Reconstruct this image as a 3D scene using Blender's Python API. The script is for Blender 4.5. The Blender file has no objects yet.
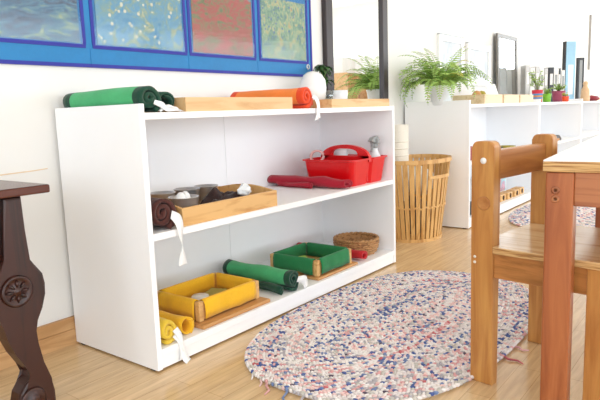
import bpy, bmesh, math, random
from mathutils import Vector, Matrix, noise
random.seed(7)
S = bpy.context.scene
COL = S.collection
PI = math.pi

# ---------------------------------------------------------------- materials
def lin(h):
    h = h.lstrip('#')
    v = [int(h[i:i + 2], 16) / 255 for i in (0, 2, 4)]
    return tuple(x / 12.92 if x <= .04045 else ((x + .055) / 1.055) ** 2.4 for x in v) + (1,)

def base(name, rough=.5, **kw):
    m = bpy.data.materials.new(name); m.use_nodes = True
    b = m.node_tree.nodes['Principled BSDF']
    b.inputs['Roughness'].default_value = rough
    for k, v in kw.items():
        b.inputs[k.replace('_', ' ')].default_value = v
    return m, m.node_tree, b

def coords(nt, scale=(1, 1, 1), rot=(0, 0, 0)):
    tc = nt.nodes.new('ShaderNodeTexCoord'); mp = nt.nodes.new('ShaderNodeMapping')
    mp.inputs['Scale'].default_value = scale; mp.inputs['Rotation'].default_value = rot
    nt.links.new(tc.outputs['Object'], mp.inputs['Vector'])
    return mp.outputs['Vector']

def noisen(nt, vec, scale, detail=3, rough=.5, dist=0):
    n = nt.nodes.new('ShaderNodeTexNoise')
    n.inputs['Scale'].default_value = scale; n.inputs['Detail'].default_value = detail
    n.inputs['Roughness'].default_value = rough; n.inputs['Distortion'].default_value = dist
    nt.links.new(vec, n.inputs['Vector']); return n.outputs['Fac']

def ramp(nt, fac, stops):
    r = nt.nodes.new('ShaderNodeValToRGB'); e = r.color_ramp.elements
    while len(e) < len(stops): e.new(.5)
    for i, (p, c) in enumerate(stops):
        e[i].position = p; e[i].color = lin(c) if isinstance(c, str) else c
    nt.links.new(fac, r.inputs['Fac']); return r.outputs['Color']

def bump(nt, b, fac, strength=.2, dist=.002):
    n = nt.nodes.new('ShaderNodeBump'); n.inputs['Strength'].default_value = strength
    n.inputs['Distance'].default_value = dist
    nt.links.new(fac, n.inputs['Height']); nt.links.new(n.outputs['Normal'], b.inputs['Normal'])

def plain(name, c, rough=.5, var=.06, sc=30, bmp=.0, **kw):
    m, nt, b = base(name, rough, **kw)
    v = coords(nt); f = noisen(nt, v, sc)
    L = lin(c); lo = tuple(x * (1 - var) for x in L[:3]) + (1,); hi = tuple(min(1, x * (1 + var)) for x in L[:3]) + (1,)
    nt.links.new(ramp(nt, f, [(.3, lo), (.7, hi)]), b.inputs['Base Color'])
    if bmp: bump(nt, b, f, bmp)
    return m

def fabric(name, c, var=.14, rough=.95, sc=220, b_=.5):
    m, nt, b = base(name, rough)
    v = coords(nt); f = noisen(nt, v, sc, 4, .7); g = noisen(nt, v, 14, 3)
    mx = nt.nodes.new('ShaderNodeMath'); mx.operation = 'ADD'; nt.links.new(f, mx.inputs[0]); nt.links.new(g, mx.inputs[1])
    hv = nt.nodes.new('ShaderNodeMath'); hv.operation = 'MULTIPLY'; hv.inputs[1].default_value = .5; nt.links.new(mx.outputs[0], hv.inputs[0])
    L = lin(c); lo = tuple(x * (1 - var) for x in L[:3]) + (1,); hi = tuple(min(1, x * (1 + var)) for x in L[:3]) + (1,)
    nt.links.new(ramp(nt, hv.outputs[0], [(.35, lo), (.65, hi)]), b.inputs['Base Color'])
    bump(nt, b, hv.outputs[0], b_, .004)
    b.inputs['Sheen Weight'].default_value = .15
    return m

def wood(name, c1, c2, axis='x', rough=.4, sc=1.0, c3=None):
    m, nt, b = base(name, rough)
    s = {'x': (1.2, 14, 14), 'y': (14, 1.2, 14), 'z': (14, 14, 1.2)}[axis]
    v = coords(nt, tuple(q * sc for q in s))
    f = noisen(nt, v, 2.2, 6, .6, .8)
    nt.links.new(ramp(nt, f, [(.36, c1), (.5, c3 or c2), (.64, c2)]), b.inputs['Base Color'])
    bump(nt, b, f, .12, .001)
    return m

def ply():
    m, nt, b = base('plywood_edge', .6)
    f = noisen(nt, coords(nt, (6, 6, 150)), 1.6, 3, .5, .4)
    nt.links.new(ramp(nt, f, [(.36, '#8f6236'), (.45, '#b98d56'), (.6, '#d3ae78')]), b.inputs['Base Color']); return m
M = {}
M['wall'] = plain('wall_paint', '#e8e7e4', .75, .012, 3, .05)
M['ceiling'] = plain('ceiling_paint', '#f4f4f2', .8, .01, 3)
M['lam'] = plain('white_melamine', '#f8f9fb', .42, .01, 8)
M['lamtop'] = plain('white_laminate_top', '#f6f8fc', .4, .01)
M['rubber'] = plain('dark_rubber', '#3a3530', .8)
M['paper'] = plain('white_paper', '#f2f2f0', .7, .02)
M['ribbon'] = fabric('white_cotton_ribbon', '#f1f1f1', .03)
M['tray'] = wood('pale_birch', '#c99a63', '#dcb684', 'x', .5)
M['tray2'] = wood('golden_pine', '#c28a4b', '#dfb274', 'x', .45)
M['traylight'] = wood('light_maple', '#d3b38c', '#e6cda9', 'x', .5)
M['oakboard'] = wood('oak_board', '#a8733e', '#c6925a', 'x', .45)
M['pine'] = wood('varnished_pine', '#a86e36', '#c6914f', 'z', .35, 1, '#b98044')
M['pinex'] = wood('varnished_pine_rail', '#9f6533', '#bf874b', 'x', .35, 1, '#b07642')
M['piney'] = wood('varnished_pine_apron', '#94602f', '#b67a42', 'y', .35)
M['red'] = wood('reddish_hardwood', '#8c4a26', '#ab6539', 'z', .38, 1, '#9c572f')
M['redy'] = wood('reddish_hardwood_apron', '#905230', '#ad6e45', 'y', .38)
M['plyedge'] = ply()
M['seat'] = wood('pale_plywood_seat', '#c79f6c', '#dfc094', 'y', .2, .8)
M['dark'] = wood('dark_walnut', '#1f0d09', '#381810', 'z', .35)
M['darktop'] = wood('dark_walnut_top', '#34160e', '#542617', 'x', .25)
M['bamboo'] = wood('bamboo', '#b98647', '#d9ac6c', 'z', .45)
M['skirt'] = wood('skirting_oak', '#b88a58', '#cfa473', 'x', .5, .5)
M['green'] = fabric('green_felt', '#45ab6e')
M['dgreen'] = fabric('dark_green_felt', '#10402e')
M['bgreen'] = fabric('bottle_green_cotton', '#1f7a45')
M['yellow'] = fabric('yellow_cotton', '#f0b820', .08)
M['yellow2'] = fabric('pale_yellow_felt', '#e3c03c', .08)
M['orange'] = fabric('orange_felt', '#f08437', .06)
M['dorange'] = fabric('deep_orange_edging', '#e2481c', .06)
M['brown'] = fabric('dark_brown_cotton', '#4e2620')
M['brown2'] = fabric('chocolate_cotton', '#2f1714')
M['maroon'] = fabric('crimson_cotton', '#a50f2a', .1)
M['redf'] = fabric('red_cotton', '#c41f26', .1)
M['redplastic'] = plain('red_plastic', '#d8020c', .3, .03)
M['steel'] = plain('steel', '#c9c9ca', .3, .05, Metallic=.75)
M['alu'] = plain('aluminium', '#a9a5a0', .4, .04, Metallic=.7)
M['pewter'] = plain('pewter_frame', '#7d7973', .45, .05, Metallic=.3)
M['black'] = plain('black_plastic', '#16151a', .35, .1)
M['blackframe'] = wood('black_brown_frame', '#1e1719', '#332a2c', 'z', .4)
M['mirror'] = plain('mirror_silver', '#f2f5f5', .02, .0, Metallic=1.0)
M['grey'] = plain('grey_plastic', '#9b9fa0', .4)
M['leaf'] = plain('deep_green_leaf', '#2f5a26', .4, .3, 60)
M['fern'] = plain('fern_green', '#a6c968', .55, .2, 25)
M['fern2'] = plain('fern_yellow', '#c9c45a', .55, .2, 25)
M['stem'] = plain('brown_green_stem', '#6d7a35', .6)
M['ceramic'] = plain('white_ceramic', '#eeeeec', .25, .01)
M['soil'] = plain('soil', '#4a3426', .95, .3, 80)
M['indigo'] = fabric('indigo_binding', '#2a2f96', .06, .7)
M['blue'] = fabric('bright_blue_nylon', '#1478b4', .06, .6, 90, .15)
M['cream'] = fabric('cream_cloth', '#e9e4d8', .05)
M['dcloth'] = fabric('charcoal_cloth', '#4b4744')
M['lblue'] = plain('pale_blue_card', '#9cc9e4', .4, .08, 12)
M['blkgloss'] = plain('dark_frame', '#25272c', .3)
M['beige'] = plain('pale_wood_figure', '#d9b48c', .5)
M['pinkpot'] = plain('plum_pot', '#a24a66', .45)
M['greenpot'] = plain('lime_pot', '#77b52c', .4)
M['orangepot'] = plain('orange_pot', '#ea4d1e', .4)
M['redp'] = plain('red_stripe', '#c9243a', .5)
M['bluep'] = plain('blue_stripe', '#4d83b8', .5)
M['tanp'] = plain('tan_stripe', '#c98d54', .5)
M['darkred'] = plain('dark_red_object', '#8c1f2e', .5)
M['olive'] = fabric('olive_sponge', '#a89a3a')
M['lime'] = fabric('lime_sponge', '#9fc03c')
M['pinkw'] = plain('pinkish_white_cord', '#e9b9b4', .5)
M['frost'] = plain('frosted_plastic', '#e8ecef', .3, .05, 30)
M['wicker'] = wood('brown_wicker', '#7a4f2b', '#b98a58', 'x', .6, 4)

def glassy(name, col='#f4f8f8', rough=.05, refl=.08):
    m, nt, b = base(name, rough)
    nt.nodes.remove(b)
    out = [n for n in nt.nodes if n.type == 'OUTPUT_MATERIAL'][0]
    t = nt.nodes.new('ShaderNodeBsdfTransparent'); g = nt.nodes.new('ShaderNodeBsdfGlossy'); mx = nt.nodes.new('ShaderNodeMixShader')
    t.inputs['Color'].default_value = lin(col); g.inputs['Roughness'].default_value = rough
    mx.inputs[0].default_value = refl; nt.links.new(t.outputs[0], mx.inputs[1]); nt.links.new(g.outputs[0], mx.inputs[2])
    nt.links.new(mx.outputs[0], out.inputs['Surface']); return m
M['glass'] = glassy('clear_glass', '#e6eef0', .03, .16)
M['film'] = glassy('clear_pocket_film', '#f8fafc', .1, .025)

def floor_mat():
    m, nt, b = base('oak_laminate', .2)
    v = coords(nt, rot=(0, 0, 0))
    br = nt.nodes.new('ShaderNodeTexBrick')
    br.inputs['Scale'].default_value = 1; br.offset = .37
    br.inputs['Brick Width'].default_value = .62; br.inputs['Row Height'].default_value = .066
    br.inputs['Mortar Size'].default_value = .0007; br.inputs['Mortar Smooth'].default_value = .1
    br.inputs['Color1'].default_value = lin('#d8b88c'); br.inputs['Color2'].default_value = lin('#e0c297')
    br.inputs['Mortar'].default_value = lin('#b8935f')
    nt.links.new(v, br.inputs['Vector'])
    f = noisen(nt, coords(nt, (2.5, 28, 1)), 2, 6, .62, .6)
    g = ramp(nt, f, [(.3, (.78, .74, .70, 1)), (.65, (1.03, 1.02, 1.0, 1))])
    mx = nt.nodes.new('ShaderNodeMix'); mx.data_type = 'RGBA'; mx.blend_type = 'MULTIPLY'; mx.inputs[0].default_value = 1
    nt.links.new(br.outputs['Color'], mx.inputs[6]); nt.links.new(g, mx.inputs[7])
    nt.links.new(mx.outputs[2], b.inputs['Base Color'])
    bump(nt, b, f, .05, .0006)
    return m
M['floor'] = floor_mat()

def art(name, stops, scale, stretch=(1, 1, 1), spots=None, grad=None):
    """abstract painted paper: layered noise"""
    m, nt, b = base(name, .5)
    v = coords(nt, stretch)
    f = noisen(nt, v, scale, 8, .72, 1.6)
    c = ramp(nt, f, stops)
    if grad:
        tc = nt.nodes.new('ShaderNodeTexCoord'); sx = nt.nodes.new('ShaderNodeSeparateXYZ'); nt.links.new(tc.outputs['Object'], sx.inputs[0])
        n2 = noisen(nt, v, scale * .5, 4)
        a = nt.nodes.new('ShaderNodeMath'); a.operation = 'MULTIPLY_ADD'; a.inputs[1].default_value = .12
        nt.links.new(n2, a.inputs[0]); nt.links.new(sx.outputs['Z'], a.inputs[2])
        st = nt.nodes.new('ShaderNodeMath'); st.operation = 'GREATER_THAN'; st.inputs[1].default_value = grad[0]
        nt.links.new(a.outputs[0], st.inputs[0])
        c2 = ramp(nt, f, grad[1])
        mx = nt.nodes.new('ShaderNodeMix'); mx.data_type = 'RGBA'
        nt.links.new(st.outputs[0], mx.inputs[0]); nt.links.new(c, mx.inputs[6]); nt.links.new(c2, mx.inputs[7]); c = mx.outputs[2]
    if spots:
        vo = nt.nodes.new('ShaderNodeTexVoronoi'); vo.inputs['Scale'].default_value = spots[0]
        nt.links.new(coords(nt), vo.inputs['Vector'])
        st = nt.nodes.new('ShaderNodeMath'); st.operation = 'LESS_THAN'; st.inputs[1].default_value = spots[1]
        nt.links.new(vo.outputs['Distance'], st.inputs[0])
        mx = nt.nodes.new('ShaderNodeMix'); mx.data_type = 'RGBA'; mx.inputs[7].default_value = lin(spots[2])
        nt.links.new(st.outputs[0], mx.inputs[0]); nt.links.new(c, mx.inputs[6]); c = mx.outputs[2]
    nt.links.new(c, b.inputs['Base Color']); return m

# ---------------------------------------------------------------- geometry helpers
class G:
    def __init__(s, *mats): s.v = []; s.f = []; s.mi = []; s.sm = []; s.mats = mats
    def add(s, vs, fs, mi=0, smooth=False, mx=None):
        o = len(s.v)
        for p in vs:
            p = Vector(p); s.v.append(tuple(mx @ p) if mx else tuple(p))
        for k, f in enumerate(fs):
            s.f.append(tuple(i + o for i in f)); s.mi.append(mi[k] if isinstance(mi, list) else mi); s.sm.append(smooth)
        return s
    def box(s, x0, x1, y0, y1, z0, z1, mi=0, mx=None, bev=0):
        if bev:
            bm = bmesh.new(); bmesh.ops.create_cube(bm, size=1)
            for v in bm.verts: v.co = Vector(((x0 + x1) / 2 + v.co.x * (x1 - x0), (y0 + y1) / 2 + v.co.y * (y1 - y0), (z0 + z1) / 2 + v.co.z * (z1 - z0)))
            bmesh.ops.bevel(bm, geom=bm.edges[:], offset=bev, segments=2, affect='EDGES', profile=.5)
            s.add([v.co.copy() for v in bm.verts], [[v.index for v in f.verts] for f in bm.faces], mi, False, mx); bm.free(); return s
        return s.add([(x0, y0, z0), (x1, y0, z0), (x1, y1, z0), (x0, y1, z0), (x0, y0, z1), (x1, y0, z1), (x1, y1, z1), (x0, y1, z1)],
                     [(0, 3, 2, 1), (4, 5, 6, 7), (0, 1, 5, 4), (1, 2, 6, 5), (2, 3, 7, 6), (3, 0, 4, 7)], mi, False, mx)
    def lathe(s, prof, n=28, cx=0, cy=0, cz=0, mi=0, sx=1, sy=1, smooth=True, mx=None, close=False):
        """prof: list of (r,z); optionally list of mi per segment"""
        vs = []; fs = []; mm = []
        for r, z in prof:
            for k in range(n):
                a = 2 * PI * k / n; vs.append((cx + r * sx * math.cos(a), cy + r * sy * math.sin(a), cz + z))
        L = len(prof)
        for i in range(L if close else L - 1):
            j = (i + 1) % L
            for k in range(n):
                k2 = (k + 1) % n; fs.append((i * n + k, i * n + k2, j * n + k2, j * n + k)); mm.append(mi[i] if isinstance(mi, list) else mi)
        if not close:
            if prof[0][0] > 1e-5: fs.append(tuple(range(n - 1, -1, -1))); mm.append(mm[0])
            if prof[-1][0] > 1e-5: fs.append(tuple((L - 1) * n + k for k in range(n))); mm.append(mm[-1] if not isinstance(mi, list) else mi[-1])
        return s.add(vs, fs, mm, smooth, mx)
    def tube(s, pts, r, n=8, mi=0, mx=None, closed=False):
        pts = [Vector(p) for p in pts]; vs = []; fs = []; L = len(pts); up = Vector((.13, .21, .97)).normalized()
        for i, p in enumerate(pts):
            if closed: t = pts[(i + 1) % L] - pts[i - 1]
            else: t = pts[min(i + 1, L - 1)] - pts[max(i - 1, 0)]
            t.normalize(); u = t.cross(up)
            if u.length < .05: u = t.cross(Vector((1, 0, 0)))
            u.normalize(); w = t.cross(u); rr = r[i] if isinstance(r, (list, tuple)) else r
            for k in range(n):
                a = 2 * PI * k / n; vs.append(p + u * (rr * math.cos(a)) + w * (rr * math.sin(a)))
        for i in range(L if closed else L - 1):
            j = (i + 1) % L
            for k in range(n): fs.append((i * n + k, i * n + (k + 1) % n, j * n + (k + 1) % n, j * n + k))
        if not closed: fs.append(tuple(range(n))); fs.append(tuple((L - 1) * n + k for k in range(n - 1, -1, -1)))
        return s.add(vs, fs, mi, True, mx)
    def prism(s, poly, d0, d1, axis='y', mi=0, mx=None, bev=0, smooth=False):
        """extrude a 2D polygon: axis y: poly=(x,z); axis z: poly=(x,y); axis x: poly=(y,z)"""
        def c(p, d): return {'y': (p[0], d, p[1]), 'z': (p[0], p[1], d), 'x': (d, p[0], p[1])}[axis]
        n = len(poly)
        vs = [c(p, d0) for p in poly] + [c(p, d1) for p in poly]
        fs = [tuple(range(n)), tuple(range(2 * n - 1, n - 1, -1))] + [(i, i + n, (i + 1) % n + n, (i + 1) % n) for i in range(n)]
        if bev:
            bm = bmesh.new(); bv = [bm.verts.new(v) for v in vs]
            for f in fs: bm.faces.new([bv[i] for i in f])
            caps = [e for e in bm.edges if (e.verts[0].index, e.verts[1].index)]
            bm.verts.index_update(); bm.faces.ensure_lookup_table()
            es = set(bm.faces[0].edges) | set(bm.faces[1].edges)
            bmesh.ops.bevel(bm, geom=list(es), offset=bev, segments=2, affect='EDGES', profile=.5)
            bm.verts.index_update()
            s.add([v.co.copy() for v in bm.verts], [[v.index for v in f.verts] for f in bm.faces], mi, smooth, mx); bm.free(); return s
        return s.add(vs, fs, mi, smooth, mx)
    def build(s, name, parent=None, loc=None, rotz=0):
        me = bpy.data.meshes.new(name); me.from_pydata(s.v, [], s.f)
        for m in s.mats: me.materials.append(M[m] if isinstance(m, str) else m)
        me.polygons.foreach_set('material_index', s.mi); me.polygons.foreach_set('use_smooth', s.sm)
        me.update(); bm = bmesh.new(); bm.from_mesh(me); bmesh.ops.recalc_face_normals(bm, faces=bm.faces); bm.to_mesh(me); bm.free()
        o = bpy.data.objects.new(name, me); COL.objects.link(o)
        if parent is not None: o.parent = parent
        if loc is not None: o.location = loc
        o.rotation_euler = (0, 0, rotz)
        return o

def tag(o, label=None, cat=None, group=None, kind=None):
    if label: o['label'] = label
    if cat: o['category'] = cat
    if group: o['group'] = group
    if kind: o['kind'] = kind
    return o
def thing(name, label, cat, loc=(0, 0, 0), rotz=0, group=None):
    o = bpy.data.objects.new(name, None); COL.objects.link(o); o.location = loc; o.rotation_euler = (0, 0, rotz)
    o.empty_display_size = .05
    return tag(o, label, cat, group)
def struct(o): o['kind'] = 'structure'; return o
def dup(root, loc, label=None, rotz=None):
    r = root.copy(); COL.objects.link(r); r.location = loc
    if rotz is not None: r.rotation_euler = (0, 0, rotz)
    if label: r['label'] = label
    for ch in list(root.children):
        c = ch.copy(); COL.objects.link(c); c.parent = r
        for g in list(ch.children):
            d = g.copy(); COL.objects.link(d); d.parent = c
    return r
def ribbon(mat, pts, parent, name='ribbon'):
    """pts: list of (centre, half width vector)"""
    g = G(mat); vs = []; fs = []
    P = [(Vector(c), Vector(w)) for c, w in pts]; Q = []
    def cr(a, b, c, d, t): return .5 * (2 * b + (c - a) * t + (2 * a - 5 * b + 4 * c - d) * t * t + (3 * b - a - 3 * c + d) * t ** 3)
    for i in range(len(P) - 1):
        a, b, c, d = P[max(i - 1, 0)], P[i], P[i + 1], P[min(i + 2, len(P) - 1)]
        for k in range(5): Q.append(tuple(cr(a[q], b[q], c[q], d[q], k / 5) for q in (0, 1)))
    Q.append(P[-1])
    for c, w in Q: vs += [c - w, c, c + w]
    for i in range(len(Q) - 1):
        for k in (0, 1): fs.append((3 * i + k, 3 * i + k + 1, 3 * i + k + 4, 3 * i + k + 3))
    g.add(vs, fs, 0, True); o = g.build(name, parent)
    m = o.modifiers.new('sol', 'SOLIDIFY'); m.thickness = .0015; m.offset = 0
    return o

def rounded(x0, x1, y0, y1, r, n=5):
    out = []
    for cx, cy, a0 in ((x1 - r, y1 - r, 0), (x0 + r, y1 - r, 90), (x0 + r, y0 + r, 180), (x1 - r, y0 + r, 270)):
        for k in range(n + 1):
            a = math.radians(a0 + 90 * k / n); out.append((cx + r * math.cos(a), cy + r * math.sin(a)))
    return out

# rolled cloth: spiral section extruded along local y (front end at local y=0, back end at +length)
def roll_geo(mats, R, L, turns, th, a0=-90, squash=1.0, edge=.04, jit=.002, seed=0, taper=0, ends=True, pitchk=1.35, bend=0):
    g = G(*mats); n = int(turns * 22); pitch = th * pitchk; outer = []; inner = []
    for i in range(n + 1):
        t = i / n * turns; a = math.radians(a0) + t * 2 * PI
        r = R - pitch * t
        r = max(r, th * 1.2)
        outer.append((r * math.cos(a), r * math.sin(a) * squash)); inner.append(((r - th) * math.cos(a), (r - th) * math.sin(a) * squash))
    sec = outer + inner[::-1]; K = len(sec)
    ys = [0, edge * .5, edge] + [edge + (L - 2 * edge) * k / 8 for k in range(1, 8)] + [L - edge, L - edge * .5, L]
    vs = []; fs = []; mi = []
    for j, y in enumerate(ys):
        sc = 1 + taper * y / L
        for k, (x, z) in enumerate(sec):
            nz = noise.noise_vector(Vector((x * 14 + seed * 3.1, y * 9, z * 14))) * jit * 2
            vs.append((x * sc + nz.x + bend * (y / L) ** 2, y + (nz.y if 0 < j < len(ys) - 1 else nz.y * 1.5), z * sc + nz.z))
    has = len(mats) > 1
    for j in range(len(ys) - 1):
        e = has and (j < 2 or j >= len(ys) - 3)
        for k in range(K):
            k2 = (k + 1) % K; fs.append((j * K + k, j * K + k2, (j + 1) * K + k2, (j + 1) * K + k))
            mi.append(1 if has and (e or (k >= n and j < 99) or k < 3) else 0)
    m = n + 1
    for j in (0, len(ys) - 1):
        for k in range(n):
            fs.append((j * K + k, j * K + k + 1, j * K + (2 * m - 2 - k), j * K + (2 * m - 1 - k))); mi.append(1 if has else 0)
    zmin = min(v[2] for v in vs)
    g.add([(x, y, z - zmin) for x, y, z in vs], fs, mi, True)
    return g

# ================================================================= SETTING
XL, XR, YF, ZC = -5.0, 9.6, -6.0, 2.9
struct(G('floor').box(XL - .1, XR + .1, YF - .1, .1, -.1, 0).build('floor'))
struct(G('wall').box(XL - .1, XR + .1, 0, .1, 0, ZC).build('wall_back'))
g = G('wall'); g.box(XL - .1, XL, YF, 0, 0, .3); g.box(XL - .1, XL, YF, 0, 2.6, ZC); g.box(XL - .1, XL, YF, -5.3, .3, 2.6); g.box(XL - .1, XL, -.9, 0, .3, 2.6)  # opening in this wall is added to let fill light in
struct(g.build('wall_left'))
struct(G('ceiling').box(XL - .1, XR + .1, YF - .1, .1, ZC, ZC + .1).build('ceiling'))
g = G('wall')
g.box(XL, XR, YF - .1, YF, 0, .12); g.box(XL, XR, YF - .1, YF, 2.2, ZC)
for x in (XL, -1.6, 1.9, 5.2, XR - .25): g.box(x, x + .25, YF - .1, YF, .12, 2.2)
struct(g.build('wall_front'))
g = G('wall'); g.box(XR, XR + .1, YF, 0, 0, .85); g.box(XR, XR + .1, YF, 0, 2.6, ZC)
g.box(XR, XR + .1, YF, -3.6, .85, 2.6); g.box(XR, XR + .1, -.35, 0, .85, 2.6)
struct(g.build('wall_right'))
def window_frame(n, axis, a0, a1, z0, z1, pos):
    g = G('ceramic'); t = .05
    def bb(p0, p1, q0, q1):
        if axis == 'x': g.box(p0, p1, pos - .07, pos - .02, q0, q1)
        else: g.box(pos + .02, pos + .07, p0, p1, q0, q1)
    bb(a0, a1, z0, z0 + t); bb(a0, a1, z1 - t, z1); bb(a0, a0 + t, z0 + t, z1 - t); bb(a1 - t, a1, z0 + t, z1 - t)
    m = (a0 + a1) / 2; bb(m - t / 2, m + t / 2, z0 + t, z1 - t)
    f = struct(g.build('window_%d' % n))
wins = [(XL + .25, -1.6, .12, 2.2), (-1.35, 1.9, .12, 2.2), (2.15, 5.2, .12, 2.2), (5.45, XR - .25, .12, 2.2)]
for i, (a, b, c, d) in enumerate(wins): window_frame(i + 1, 'x', a, b, c, d, YF)
window_frame(5, 'y', -3.6, -.35, .85, 2.6, XR)
# window in the long wall, far right: a slim frame standing on the wall face
g = G('ceramic', 'alu')
g.box(7.80, 7.84, -.03, 0, 1.2, 1.92, 1); g.box(7.84, 9.3, -.03, 0, 1.88, 1.92); g.box(7.84, 9.3, -.03, 0, 1.2, 1.24); g.box(9.26, 9.3, -.03, 0, 1.24, 1.88)
g.box(7.84, 9.26, -.008, 0, 1.24, 1.88)
struct(g.build('window_6'))
# baseboard, two steps
g = G('skirt'); g.box(XL, XR, -.015, 0, 0, .052); g.box(XL, XR, -.012, 0, .054, .094)
g.box(XL, XR, -.010, 0, .052, .054)
struct(g.build('baseboard_back'))
# thin scuffed line on the plaster left of the shelf
g = G('traylight')
g.prism([(-.62, .598), (-.19, .600), (-.08, .603), (-.035, .606), (-.034, .609), (-.08, .606), (-.19, .6035), (-.62, .6015)], -.0015, 0, 'y')
struct(g.build('wall_scuff_1'))

# ================================================================= WHITE SHELF UNITS
D, LL = .4525, 1.49
def shelf_unit(loc, label):
    t = thing('shelf_unit', label, 'shelf', loc, 0, None)
    yb = -.017
    for i, x in enumerate((0, LL - .018)):
        g = G('lam', 'rubber'); g.box(x, x + .018, -D, yb, .006, .80 if i == 0 else .776, 0, None, .0012)
        for y in (-D + .03, yb - .03): g.box(x + .004, x + .014, y - .01, y + .01, 0, .006, 1)
        g.build('side_panel', t)
    for z0, z1 in ((.7549, .7743), (.4005, .4218), (.045, .068)):
        G('lam').box(.018, LL - .018, -D + (.002 if z0 > .1 else .0), yb - .006, z0, z1, 0, None, .001).build('shelf_board', t)
    G('lam').box(.018, LL - .018, -D + .004, -D + .02, .007, .045).build('plinth', t)
    g = G('lam'); g.box(.018, LL - .018, yb - .006, yb, .02, .775); g.build('back_panel', t)
    g = G('lam'); g.box(LL / 2 + .02, LL / 2 + .032, yb - .0085, yb - .006, .0685, .40); g.box(LL / 2 + .02, LL / 2 + .032, yb - .0085, yb - .006, .4222, .7545)
    g.build('joint_strip', t)
    return t
s1 = shelf_unit((0, 0, 0), 'large white open shelf unit in the foreground holding rolled cloths, trays and red caddy')
dup(s1, (2.44, 0, 0), 'white shelf unit behind the bamboo basket with the fern on its corner')
dup(s1, (3.935, 0, 0), 'white shelf unit along the wall with small potted plants and upright books on top')
dup(s1, (5.43, 0, 0), 'farthest white shelf unit, partly hidden behind the table at the right edge')
ZT, ZM, ZB = .7743, .4218, .068

# ================================================================= POCKET CHART + ART
ch = thing('pocket_chart', 'bright blue hanging wall display with clear pockets and indigo binding', 'wall display', (0, -.0004, .943))
X0, X1 = -.70, 1.437; HT = .46
pk = [(-.60, -.235), (-.205, .128), (.178, .585), (.62, 1.0), (1.045, 1.40)]
pk[0] = (-.66, -.30); pk[1] = (-.27, .13)
G('blue').box(X0, X1, -.006, -.001, 0, HT, 0, None, .001).build('backing', ch)
g = G('indigo')
g.box(X0 - .004, X1 + .004, -.009, 0, -.006, .006); g.box(X1 - .006, X1 + .006, -.009, 0, .006, HT - .006); g.box(X0 - .006, X0 + .006, -.009, 0, .006, HT - .006); g.box(X0 - .004, X1 + .004, -.009, 0, HT - .006, HT + .006)
g.build('edge_binding', ch)
for x in (.158, .603, 1.022): G('blue').box(x - .0015, x + .0015, -.0075, -.006, .006, .058).build('stitched_seam', ch)
for x0, x1 in pk:
    g = G('indigo')
    zz0, zz1 = .07, .372
    g.box(x0 - .01, x1 + .01, -.0088, -.006, zz0 - .012, zz0); g.box(x0 - .01, x1 + .01, -.0088, -.006, zz1, zz1 + .012)
    g.box(x0 - .012, x0, -.0088, -.006, zz0, zz1); g.box(x1, x1 + .012, -.0088, -.006, zz0, zz1)
    g.build('pocket_border', ch)
    g = G('film'); g.box(x0, x1, -.0095, -.009, zz0, zz1); g.build('clear_pocket', ch)
g = G('steel'); g.lathe([(.008, 0), (.014, .002), (.014, .003), (.008, .004)], 20, close=True, mx=Matrix.Translation((1.405, -.006, .045)) @ Matrix.Rotation(PI / 2, 4, 'X'))
g.build('eyelet', ch)
A = [art('painted_print_grey', [(.36, '#3f5068'), (.5, '#6f8694'), (.64, '#b8b87c')], 14),
     art('painted_print_wave', [(.36, '#3b4658'), (.44, '#58687c'), (.52, '#557f9a'), (.60, '#7d9a90'), (.68, '#c8c384')], 14, (1, 1, 2.4), None, (.235, [(.38, '#6f9088'), (.5, '#bfc486'), (.62, '#4d7d9f')])),
     art('painted_print_pale_blue', [(.34, '#4a86aa'), (.48, '#6a9fbb'), (.56, '#7f9f96'), (.62, '#a9ad86'), (.72, '#d8d6bb')], 22, (1, 1, 1), (38, .24, '#d9d3b8')),
     art('painted_print_red_field', [(.34, '#4f6a44'), (.44, '#7b8458'), (.50, '#a8584c'), (.60, '#b9534c'), (.72, '#a3967a')], 24, (1, 1, 1.6), None, (.30, [(.38, '#5d8794'), (.52, '#8aa3a4'), (.66, '#46584a')])),
     art('painted_print_garden', [(.34, '#567494'), (.44, '#6f9278'), (.52, '#93ad8c'), (.60, '#c4b782'), (.68, '#b9703c')], 22, (1.6, 1, 1), (46, .22, '#4f6c9c'), None)]
labs = ['grey-blue painted print in the leftmost pocket of the blue display', 'blue-grey painted print with a pale swirl in the pocket at the photo\'s left edge',
        'light blue painted print dotted with cream flecks in the blue display', 'painted print of a red and green field in the blue display', 'multicoloured garden-like print in the rightmost pocket of the blue display']
for (x0, x1), m, l in list(zip(pk, A, labs))[1:]:
    o = G(m).box(0, x1 - x0 - .02, -.0012, 0, 0, .275).build('art_print', None, (x0 + .01, -.0076, .943 + .074))
    tag(o, l, 'picture', 'prints in the blue wall display')

# ================================================================= BIG WALL MIRROR
mr = thing('wall_mirror', 'tall wall mirror in a dark brown frame above the shelf', 'mirror', (1.545, 0, .70))
mw, mh, fw = .655, 1.12, .062
g = G('blackframe')
g.box(0, fw, -.032, -.002, 0, mh, 0, None, .004); g.box(mw - fw, mw, -.032, -.002, 0, mh, 0, None, .004)
g.box(fw, mw - fw, -.031, -.002, 0, fw, 0, None, .003); g.box(fw, mw - fw, -.031, -.002, mh - fw, mh, 0, None, .003)
g.build('frame', mr)
G('mirror').box(fw - .004, mw - fw + .004, -.016, -.006, fw - .004, mh - fw + .004).build('mirror_glass', mr)

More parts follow.
